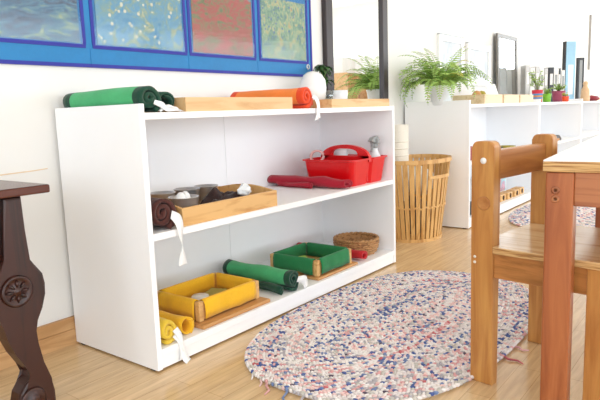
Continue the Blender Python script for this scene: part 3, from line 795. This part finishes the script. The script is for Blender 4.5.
# ================================================================= WALL FRAMES
for i, (x0, x1, z0, z1, l) in enumerate([(2.97, 3.41, .93, 1.275, 'white framed picture on the wall directly behind the fern'), (3.50, 4.0, .93, 1.25, 'white framed picture on the wall between the fern and the metal mirror')]):
    r = thing('picture_frame', l, 'picture', (x0, 0, z0)); w, h, f = x1 - x0, z1 - z0, .04
    g = G('ceramic', 'grey'); 
    g.box(0, f, -.022, -.001, 0, h); g.box(w - f, w, -.022, -.001, 0, h); g.box(f, w - f, -.022, -.001, 0, f); g.box(f, w - f, -.022, -.001, h - f, h)
    g.box(w, w + .008, -.022, -.001, 0, h, 1); g.box(0, w, -.022, -.001, h, h + .008, 1)
    g.build('frame', r)
    G(art('faded_photo_%d' % i, [(.35, '#b9c3cd'), (.55, '#d5dbe1'), (.75, '#e9ecee')], 7, (2, 1, 1))).box(f, w - f, -.012, -.006, f, h - f).build('photo', r)
# metal framed mirror leaning on the wall
r = thing('framed_mirror', 'metal-framed mirror leaning on the wall on the second shelf unit', 'mirror', (4.10, -.040, ZT)); r.rotation_euler = (math.radians(-1.5), 0, 0)
g = G('pewter'); w, h, f = .53, .60, .034
g.box(0, f + .015, -.02, 0, 0, h, 0, None, .002); g.box(w - f, w, -.02, 0, 0, h, 0, None, .002); g.box(f, w - f, -.019, 0, 0, f); g.box(f, w - f, -.019, 0, h - f, h)
g.build('frame', r); G('mirror').box(f - .004, w - f + .004, -.012, -.004, f - .004, h - f + .004).build('mirror_glass', r)

# small wooden trays on unit 2
for x0, x1, y0, l in [(2.78, 3.13, -.42, 'pale wooden tray nearest the fern on the second shelf unit'), (3.16, 3.50, -.42, 'middle pale wooden tray on the second shelf unit, holding a white card'), (3.53, 3.86, -.42, 'pale wooden tray nearest the striped pot on the second shelf unit')]:
    tray('wooden_tray', l, 'tray', x0, x1, y0, -.20, ZT, .062, 'traylight', .01, 'pale trays on the second shelf unit')
g = G('paper'); g.box(-.10, .10, -.001, .001, 0, .15)
o = g.build('white_card', None, (3.36, -.30, ZT + .0065)); o.rotation_euler = (-.35, 0, 0); tag(o, 'white card leaning in the middle pale tray', 'card')
for i, (x, l, m) in enumerate([(2.93, 'left small brown bead in the tray nearest the fern', 'oakboard'), (3.02, 'right small olive bead in the tray nearest the fern', 'olive')]):
    g = G(m); g.lathe([(0, 0), (.012, 0), (.03, .03), (.034, .055), (.02, .08), (0, .086)], 16); o = g.build('wooden_bead', None, (x, -.31, ZT + .0065)); tag(o, l, 'small object')

# pots on unit 3 top
def small_plant(name, label, loc, R, h, mats, cols, leafm, seed, spread, height, nl):
    r = thing(name, label, 'plant', loc); rnd = random.Random(seed)
    g = G(*mats); k = len(cols); prof = [(R * .82, 0)]; mi = []
    for i, c in enumerate(cols):
        prof.append((R * (.82 + .18 * (i + 1) / k), h * (i + 1) / k)); mi.append(c)
    prof += [(R * .9, h), (R * .86, h * .85), (0, h * .85)]; mi += [cols[-1]] * 3
    g.lathe(prof, 22, mi=mi); g.build('pot', r)
    g = G(leafm, 'stem')
    for i in range(nl):
        a = rnd.uniform(0, 2 * PI); d = Vector((math.cos(a), math.sin(a) * .7, 0)); top = d * spread * rnd.uniform(.3, 1) + Vector((0, 0, h + height * rnd.uniform(.3, 1)))
        g.tube([(0, 0, h * .85), (top.x * .4, top.y * .4, h + (top.z - h) * .5), tuple(top)], .002, 4, 1)
        for j in range(5):
            b = rnd.uniform(0, 2 * PI); c = Vector((math.cos(b), math.sin(b), rnd.uniform(-.3, .5))) * .03; s = Vector((-math.sin(b), math.cos(b), 0)) * .011
            q = top.lerp(Vector((0, 0, h * .9)), rnd.uniform(0, .6))
            g.add([q, q + c * .5 + s, q + c, q + c * .5 - s, q + c * .5 + Vector((0, 0, .006))], [(0, 1, 4), (1, 2, 4), (2, 3, 4), (3, 0, 4)], 0, True)
    g.build('foliage', r); return r
small_plant('potted_plant', 'trailing plant in a red, blue and tan striped pot', (4.22, -.35, ZT), .046, .105, ('redp', 'bluep', 'tanp'), [0, 2, 1, 2, 1, 0, 0], 'fern', 5, .10, .18, 14)
small_plant('potted_plant', 'small plant in a lime green pot beside the striped pot', (4.48, -.36, ZT), .038, .075, ('greenpot',), [0, 0, 0], 'fern', 6, .03, .05, 8)
small_plant('potted_plant', 'low plant in a wide plum coloured pot', (5.02, -.325, ZT), .063, .105, ('pinkpot',), [0, 0, 0], 'fern', 7, .11, .07, 18)
small_plant('potted_plant', 'tiny cactus in a bright orange pot in front of the plum pot', (4.90, -.415, ZT), .032, .05, ('orangepot',), [0, 0, 0], 'fern2', 8, .02, .04, 6)

# upright folders and books on unit 3
bk = [(4.50, .042, .335, 'alu'), (4.64, .048, .32, 'paper'), (4.80, .042, .335, 'alu'), (4.95, .045, .32, 'paper'), (5.10, .04, .33, 'alu'), (5.26, .058, .345, 'black'), (5.45, .055, .34, 'paper'), (5.62, .03, .35, 'black'), (5.75, .042, .335, 'paper')]
bl = ['grey binder nearest the metal mirror', 'white binder between the two left grey binders', 'grey binder second from the metal mirror', 'white binder just left of the third grey binder',
      'grey binder standing next to the first black binder', 'thick black binder above the lime green pot', 'wide white binder between the two black binders', 'thin black binder right of the wide white binder', 'thin white binder next to the tall blue box']
for (x, w, h, m), l in zip(bk, bl):
    r = thing('binder', l, 'binder', (x, -.15, ZT), -.75, 'binders standing on the third shelf unit')
    g = G(m if m != 'alu' else 'alu'); g.prism(rounded(0, w, -.03, .06, .006, 3), 0, h, 'z'); g.build('cover', r)
    g = G('paper' if m != 'paper' else 'grey'); g.box(w * .25, w * .75, -.0312, -.03, h * .5, h * .82); g.build('spine_label', r)
# tall pale blue box and dark frame
r = thing('tall_box', 'tall pale blue box with a white label standing on the far shelf unit', 'box', (5.95, -.15, ZT), -.75)
g = G('lblue', 'black'); g.box(0, .115, -.02, .03, 0, .65, 0, None, .003); g.box(-.012, 0, -.02, .03, 0, .65, 1); g.build('box_body', r)
G('paper').box(.03, .09, -.0212, -.0202, .08, .40).build('label_panel', r)
r = thing('photo_stand', 'dark-edged framed panel right of the tall blue box', 'frame', (6.42, -.17, ZT), -.75)
g = G('blkgloss'); g.box(0, .022, -.02, .02, 0, .50, 0, None, .002); g.box(.062, .080, -.02, .02, 0, .50, 0, None, .002); g.box(.022, .062, -.02, .02, .47, .50); g.box(.022, .062, -.02, .02, 0, .03); g.build('frame', r)
G('grey').box(.022, .062, -.015, .015, .03, .47).build('panel', r)
g = G('beige'); g.lathe([(0, 0), (.045, 0), (.048, .02), (.044, .12), (.026, .15), (.022, .17), (.028, .19), (.02, .21), (0, .215)], 22)
o = g.build('wooden_bottle', None, (5.98, -.36, ZT)); tag(o, 'pale wooden bottle-shaped figure before the dark-edged panel', 'figure')
g = G('darkred'); g.lathe([(0, 0), (.05, 0), (.085, .02), (.07, .05), (0, .065)], 20, sx=1.2)
o = g.build('red_bowl', None, (6.25, -.37, ZT)); tag(o, 'small dark red bowl at the far end of the shelves', 'bowl')
tray('wooden_tray', 'pale wooden tray at the right edge on the farthest shelf unit', 'tray', 6.62, 6.91, -.34, -.12, ZT, .05, 'traylight', .01)
r = thing('glass_tumbler', 'clear glass tumbler right of the low trays, before the binders', 'tumbler', (3.945, -.24, ZT))
bpy.data.objects.remove(r)

# ================================================================= INSIDE THE FAR UNITS
def block(x, y, z, w, d, h, m, name, label, cat, rot=0, group=None, bev=.004):
    o = G(m).box(-w / 2, w / 2, -d / 2, d / 2, 0, h, 0, None, bev).build(name, None, (x, y, z), rot); return tag(o, label, cat, group)
# middle boards: small dishes and toys
for x, y, m, l in [(3.02, -.36, 'olive', 'olive leaf-shaped dish on the second unit\'s middle shelf'), (3.17, -.33, 'tanp', 'tan dish on the second unit\'s middle shelf, second from left'), (3.45, -.35, 'olive', 'olive dish at the right on the second unit\'s middle shelf'), (3.31, -.30, 'dcloth', 'dark dish between tan and olive dishes on the middle shelf')]:
    g = G(m); g.lathe([(0, 0), (.035, 0), (.062, .02), (.066, .034), (.06, .033), (.035, .008), (0, .006)], 20)
    o = g.build('small_dish', None, (x, y, ZM)); tag(o, l, 'dish', 'dishes on the second unit\'s middle shelf')
for i, (x, z, m, l) in enumerate([(2.53, ZM, 'darkred', 'dark red box just inside the second unit, upper'), (2.53, ZB, 'black', 'black box just inside the second unit, lower'), (2.66, ZM, 'tanp', 'tan box beside the dark red box in the second unit')]):
    block(x, -.36, z, .09, .12, .09 if i < 2 else .06, m, 'small_box', l, 'box')
# crate with toys at the bottom of unit 2
r = thing('storage_box', 'white box with a pink and turquoise side on the second unit\'s bottom shelf', 'box', (3.42, -.21, ZB))
G('paper').box(-.28, .28, -.06, .10, 0, .135, 0, None, .003).build('box_body', r)
G(art('pastel_side', [(.4, '#e6e2e0'), (.5, '#d58fa8'), (.56, '#8fc8d6'), (.7, '#eeeeee')], 6)).box(-.26, .26, -.0625, -.0602, .02, .115).build('patterned_side', r)
G('lblue').box(-.28, .28, -.062, -.0, .1352, .15).build('lid', r)
for i, (x, y) in enumerate([(3.06, -.37), (3.20, -.38), (3.34, -.385), (3.48, -.39), (3.62, -.385)]):
    r = thing('peg_block', ['wooden peg block, nearest the side panel on the bottom shelf', 'second wooden peg block from the left on the bottom shelf', 'middle wooden peg block of the row on the bottom shelf', 'fourth wooden peg block from the left on the bottom shelf', 'rightmost wooden peg block of the row on the bottom shelf'][i], 'block', (x, y, ZB), 0, 'peg blocks on the second unit\'s bottom shelf')
    G('tray2').box(-.055, .055, -.035, .035, 0, .05, 0, None, .006).build('body', r)
    G('soil').lathe([(0, 0), (.018, 0), (.018, .003), (0, .003)], 16, mx=Matrix.Translation((0, -.035, .026)) @ Matrix.Rotation(PI / 2, 4, 'X')).build('hole', r)  # solid dark disc, colour stands in for the shade inside a hole
g = G('black', 'tanp'); g.prism([(-.10, 0), (.10, 0), (.10, .02), (.03, .05), (-.07, .03)], -.05, .05, 'y', 0, None, .004); g.box(-.09, .02, -.053, -.05, .004, .02, 1)
o = g.build('toy_car', None, (4.72, -.36, ZM)); tag(o, 'dark wedge-shaped toy with a tan side on the third unit\'s middle shelf', 'toy')
block(4.35, -.36, ZM, .08, .1, .05, 'darkred', 'small_box', 'small dark red box on the third unit\'s middle shelf', 'box')

# ================================================================= BRAIDED RUGS
RC = [('#eee8e5', 30), ('#e3dad8', 18), ('#eac9c5', 14), ('#dba5a4', 8), ('#4a5e98', 9), ('#7487b0', 6), ('#b4afb4', 9), ('#c8c3bb', 8), ('#5f5262', 1), ('#c4686c', 1)]
rugm = [fabric('rug_yarn_%d' % i, c, .08, .95, 300, .4) for i, (c, _) in enumerate(RC)]
pool = [i for i, (_, w) in enumerate(RC) for _ in range(w)]
def sup(a, b, t):
    c, q = math.cos(t), math.sin(t)
    return (a * math.copysign(abs(c) ** .78, c), b * math.copysign(abs(q) ** .78, q))
def braided_rug(name, label, cx, cy, A_, B_, seed, step=.0245):
    rnd = random.Random(seed); r = thing(name, label, 'rug', (cx, cy, 0))
    g = G(*rugm)
    # under body
    n = 96
    for_ = [sup(A_ - .008, B_ - .008, 2 * PI * (k + .5) / n) for k in range(n)]
    g.prism(for_, 0, .008, 'z', 1)
    cir = []
    for i in range(5):
        ph = PI * i / 4
        for k in range(6): cir.append((math.sin(ph) * math.cos(k * PI / 3), math.sin(ph) * math.sin(k * PI / 3), math.cos(ph)))
    cf = []
    for i in range(4):
        for k in range(6): cf.append((i * 6 + k, i * 6 + (k + 1) % 6, (i + 1) * 6 + (k + 1) % 6, (i + 1) * 6 + k))
    NR = int(B_ / step + .6)
    for ring in range(NR):
        a, b = A_ - step * (ring + .5), max(.004, B_ - step * (ring + .5))
        # arc length sampling
        pts = [sup(a, b, 2 * PI * (k + .5) / 400) for k in range(400)]
        cum = [0]
        for k in range(400): cum.append(cum[-1] + math.dist(pts[k], pts[(k + 1) % 400]))
        cnt = max(6, int(cum[-1] / (step * .76))); k = 0
        th_base = [rnd.choice(pool) for _ in range(3)]
        for q in range(cnt):
            s_ = cum[-1] * q / cnt
            while cum[k + 1] < s_: k += 1
            f = (s_ - cum[k]) / (cum[k + 1] - cum[k] + 1e-9); p0, p1 = pts[k], pts[(k + 1) % 400]
            px, py = p0[0] + (p1[0] - p0[0]) * f, p0[1] + (p1[1] - p0[1]) * f
            ang = math.atan2(p1[1] - p0[1], p1[0] - p0[0])
            if rnd.random() < .06: th_base = [rnd.choice(pool) for _ in range(3)]
            for sd in (-1, 1):
                aa = ang + sd * .55; ox, oy = -math.sin(ang) * step * .25 * sd, math.cos(ang) * step * .25 * sd
                sft = step * .38 * (sd > 0)
                c = Vector((px + ox + math.cos(ang) * sft, py + oy + math.sin(ang) * sft, .0085 + rnd.uniform(-.001, .001)))
                mi = th_base[q % 3] if rnd.random() < .55 else rnd.choice(pool)
                lx, ly, lz = step * .52 * rnd.uniform(.85, 1.15), step * .30 * rnd.uniform(.85, 1.15), .0055
                ca, sa = math.cos(aa), math.sin(aa)
                g.add([(c.x + (x * lx) * ca - (y * ly) * sa, c.y + (x * lx) * sa + (y * ly) * ca, max(.001, c.z + z * lz)) for x, y, z in cir], cf, mi, True)
    g.build('braided_body', r)
    return r
rg = braided_rug('braided_rug', 'large oval braided rug in white, pink and blue before the shelf', .787, -.868, .672, .402, 5, .0175)
def tassel(pts, mi, parent):
    G(rugm[mi]).tube([(x, y, max(z, .0035)) for x, y, z in pts], [.0035, .0035, .003, .0018][:len(pts)], 6).build('loose_strand', parent)
rnd = random.Random(9)
for an, L, mi in ((158, .06, 0), (166, .055, 2), (171, .075, 3), (177, .09, 5), (183, .10, 6), (188, .085, 0), (-92, .05, 3), (-97, .07, 9)):
    t = math.radians(an); x, y = sup(.655, .394, t)
    d = Vector((math.cos(t), math.sin(t), 0)) if abs(an) < 120 else Vector((-.75, -.55, 0)).normalized()
    s = Vector((-d.y, d.x, 0)) * rnd.uniform(-.015, .015)
    tassel([(x, y, .008), (x + d.x * L * .35 + s.x, y + d.y * L * .35 + s.y, .006), (x + d.x * L * .7, y + d.y * L * .7, .004), (x + d.x * L + s.x, y + d.y * L + s.y, .0035)], mi, rg)
braided_rug('braided_rug', 'second oval braided rug lying behind the chair near the far shelves', 3.40, -.90, .80, .40, 8, .0275)

# ================================================================= CHAIR
chr_ = thing('child_chair', 'varnished pine child\'s chair with plywood seat standing at the rug\'s edge', 'chair', (.467, -1.233, 0), math.radians(-8))
def post(x):
    g = G('pine')
    prof = [(-.064, 0), (0, 0)] + [(-.016 + .016 * math.cos(t), .653 + .016 * math.sin(t)) for t in [PI / 2 * k / 5 for k in range(6)]] + [(-.048 - .016 * math.sin(t), .653 + .016 * math.cos(t)) for t in [PI / 2 * k / 5 for k in range(6)]]
    g.prism(prof, x, x + .036, 'x', 0, None, .004); return g.build('rear_post', chr_)
p_ = post(0); post(.365)
for (y, z, r_, m) in ((-.034, .618, .0085, 'ceramic'), (-.012, .357, .004, 'cream'), (-.012, .342, .004, 'cream')):
    g = G(m); g.lathe([(0, 0), (r_, 0), (r_, .0012), (0, .0015)], 16, mx=Matrix.Translation((0, y, z)) @ Matrix.Rotation(-PI / 2, 4, 'Y')); g.build('dowel_plug', p_)
g = G('pinex'); g.lathe([(0, 0), (.010, .0004), (.014, .0009), (.017, .0009), (.019, 0)], 22, mx=Matrix.Translation((0, -.036, .505)) @ Matrix.Rotation(-PI / 2, 4, 'Y')); g.build('knot_ring', p_)
G('pinex').box(.036, .365, -.044, -.018, .562, .642, 0, None, .003).build('back_rail', chr_)
g = G('seat', 'plyedge')
sp = [(-.004, -.372), (.405, -.372), (.405, -.0655), (.364, -.0655), (.364, -.005), (.037, -.005), (.037, -.0655), (-.004, -.0655)]
g.prism(sp, .373, .3885, 'z', 1); g.prism(sp, .3885, .391, 'z', 0); g.build('seat', chr_)
for x in (0, .365): G('pine').box(x, x + .036, -.362, -.302, 0, .373, 0, None, .003).build('front_leg', chr_)
for x in (.005, .372): G('piney').box(x, x + .024, -.302, -.064, .305, .373, 0, None, .002).build('side_apron', chr_)
G('pinex').box(.036, .365, -.355, -.332, .305, .373, 0, None, .002).build('front_apron', chr_)
G('pinex').box(.036, .365, -.045, -.022, .305, .373, 0, None, .002).build('rear_apron', chr_)

# ================================================================= TABLE
tb = thing('child_table', 'low classroom table with white top and reddish wooden legs at right', 'table', (.345, -1.447, 0), math.radians(5))
T = .634; TW, TD = 1.15, .75
g = G('lamtop', 'plyedge')
g.box(0, TW, -TD, 0, T - .027, T - .003, 1, None, .002); g.box(.001, TW - .001, -TD + .001, -.001, T - .003, T, 0); g.build('tabletop', tb)
for x in (.004, TW - .064):
    for y in (-.006 - .060, -TD + .006): G('red').box(x, x + .06, y, y + .06, 0, T - .028, 0, None, .004).build('leg', tb)
for x in (.010, TW - .034): G('redy').box(x, x + .024, -TD + .066, -.066, T - .105, T - .028, 0, None, .002).build('apron', tb)
for y in (-.036, -TD + .012): G('redy').box(.064, TW - .064, y, y + .024, T - .105, T - .028, 0, None, .002).build('apron', tb)
for z in (.565, .545):
    g = G('redy'); g.lathe([(.004, 0), (.0075, .0008), (.0095, 0)], 18, mx=Matrix.Translation((.004, -.028, z)) @ Matrix.Rotation(-PI / 2, 4, 'Y')); g.build('dowel_plug', tb)

# ================================================================= DARK CARVED DESK
dk = thing('carved_desk', 'dark walnut antique table with carved scroll leg at the left edge', 'table', (-.266, -.42, 0))
DT = .603
g = G('darktop'); g.prism(rounded(-1.2, 0, -.002, .36, .006, 2), DT - .021, DT, 'z', 0, None, .004); g.build('tabletop', dk)
g = G('dark'); g.box(-1.12, -.118, .03, .045, .40, DT - .022); g.box(-.10, -.085, .05, .33, .45, DT - .022); g.box(-1.12, -.118, .022, .03, .545, DT - .022); g.box(-1.12, -.118, .022, .03, .43, .442); g.build('apron', dk)
Pf = [(-.071, .58), (-.072, .497), (-.074, .417), (-.052, .402), (-.036, .378), (-.032, .352), (-.037, .325), (-.048, .291), (-.063, .262), (-.076, .237), (-.074, .201), (-.058, .150), (-.042, .099), (-.034, .063), (-.034, .03), (-.042, .0),
      (-.118, 0), (-.130, .022), (-.134, .055), (-.126, .085), (-.112, .104), (-.094, .116), (-.090, .129), (-.106, .152), (-.127, .191), (-.142, .232), (-.149, .265), (-.160, .299), (-.168, .332), (-.163, .368), (-.144, .401), (-.124, .429), (-.117, .58)]
for lx, dy in ((0, 0), (-1.0, 0), (-1.0, .27), (-.5, .27)):
    mx = Matrix.Translation((lx, dy, 0))
    g = G('dark'); g.prism(Pf, 0.008, .06, 'y', 0, mx, .007)
    L_ = g.build('carved_leg', dk)
    g = G('dark')
    mr_ = Matrix.Translation((-.108 + lx, .009 + dy, .350)) @ Matrix.Rotation(PI / 2, 4, 'X')
    g.lathe([(.036, 0), (.040, .005), (.036, .009), (.030, .005), (.024, .004), (.011, .006), (.006, .010), (0, .011)], 28, mx=mr_)
    for j in range(8):
        a = j * PI / 4; g.tube([(.010 * math.cos(a), .010 * math.sin(a), .005), (.019 * math.cos(a), .019 * math.sin(a), .008), (.028 * math.cos(a), .028 * math.sin(a), .004)], [.002, .0045, .002], 6, mx=mr_)
    g.build('medallion', L_)
    g = G('dark'); g.lathe([(.030, 0), (.034, .003), (.028, .006), (.018, .003), (.014, .007), (0, .008)], 22, mx=Matrix.Translation((-.096 + lx, .009 + dy, .060)) @ Matrix.Rotation(PI / 2, 4, 'X')); g.build('scroll', L_)

# ================================================================= ROOM SIDE SEEN IN THE MIRROR
r = thing('open_bookcase', 'pale wooden open shelf reflected in the big wall mirror', 'shelf', (5.45, -2.75, 0))
g = G('tray'); g.box(0, .025, 0, .35, 0, 1.25); g.box(.60, .625, 0, .35, 0, 1.25); g.box(.28, .30, .01, .34, .86, 1.225); g.build('frame', r)
for z in (.05, .45, .84, 1.225): G('tray').box(.025, .60, 0, .35, z, z + .02).build('shelf_board', r)
for x, l in ((5.60, 'left white bin on the reflected wooden shelf'), (5.90, 'right white bin on the reflected wooden shelf')):
    g = G('ceramic'); g.lathe([(0, 0), (.115, 0), (.13, .2), (.125, .2), (.11, .01), (0, .01)], 4, mx=Matrix.Rotation(PI / 4, 4, 'Z'), smooth=False)
    o = g.build('storage_bin', None, (x, -2.58, 1.25)); tag(o, l, 'bin', 'white bins on the reflected shelf')
for x, m, l in ((5.60, 'frost', 'white jar on the reflected wooden shelf'), (5.90, 'darkred', 'dark red jar on the reflected wooden shelf')):
    g = G(m); g.lathe([(0, 0), (.07, 0), (.08, .1), (.05, .16), (0, .17)], 18); o = g.build('storage_jar', None, (x, -2.58, .86)); tag(o, l, 'jar')

# ================================================================= LIGHT
def area(name, loc, rot, sx, sy, power, col=(1, 1, 1)):
    l = bpy.data.lights.new(name, 'AREA'); l.shape = 'RECTANGLE'; l.size = sx; l.size_y = sy; l.energy = power; l.color = col
    o = bpy.data.objects.new(name, l); COL.objects.link(o); o.location = loc; o.rotation_euler = rot; return o
LC = (.83, .92, 1)
area('window_and_fill_light', (XL - .12, -3.1, 1.45), (PI / 2, 0, -PI / 2), 4.2, 2.2, 190, LC)  # added fill light from the unseen left side, no known window there
for i, (a, b, c, d) in enumerate(wins):
    area('window_and_fill_light', ((a + b) / 2, YF - .12, (c + d) / 2), (PI / 2, 0, 0), b - a, d - c, (21, 24, 27, 27)[i] * (b - a) * (d - c), LC)
area('window_and_fill_light', (XR + .12, -1.98, 1.72), (PI / 2, 0, PI / 2), 3.2, 1.7, 190, LC)
w = bpy.data.worlds.new('sky'); S.world = w; w.use_nodes = True
bg = w.node_tree.nodes['Background']; bg.inputs['Color'].default_value = (.9, .95, 1, 1); bg.inputs['Strength'].default_value = 3.0

# ================================================================= CAMERA
cam = bpy.data.cameras.new('camera'); co = bpy.data.objects.new('camera', cam); COL.objects.link(co); S.camera = co
yaw, pit, rol = -.9135, 1.4226, -.0347
co.matrix_world = Matrix.Translation((-1.0482, -1.8201, .76)) @ Matrix.Rotation(yaw, 4, 'Z') @ Matrix.Rotation(pit, 4, 'X') @ Matrix.Rotation(rol, 4, 'Z')
cam.sensor_fit = 'HORIZONTAL'; cam.sensor_width = 36; cam.lens = 586.17 / 600 * 36
cam.clip_start = .02
S.view_settings.view_transform = 'Standard'; S.view_settings.look = 'None'; S.view_settings.exposure = -1.1; S.view_settings.gamma = 1; S.view_settings.use_curve_mapping = False
S.cycles.max_bounces = 10; S.cycles.diffuse_bounces = 6; S.cycles.use_denoising = True
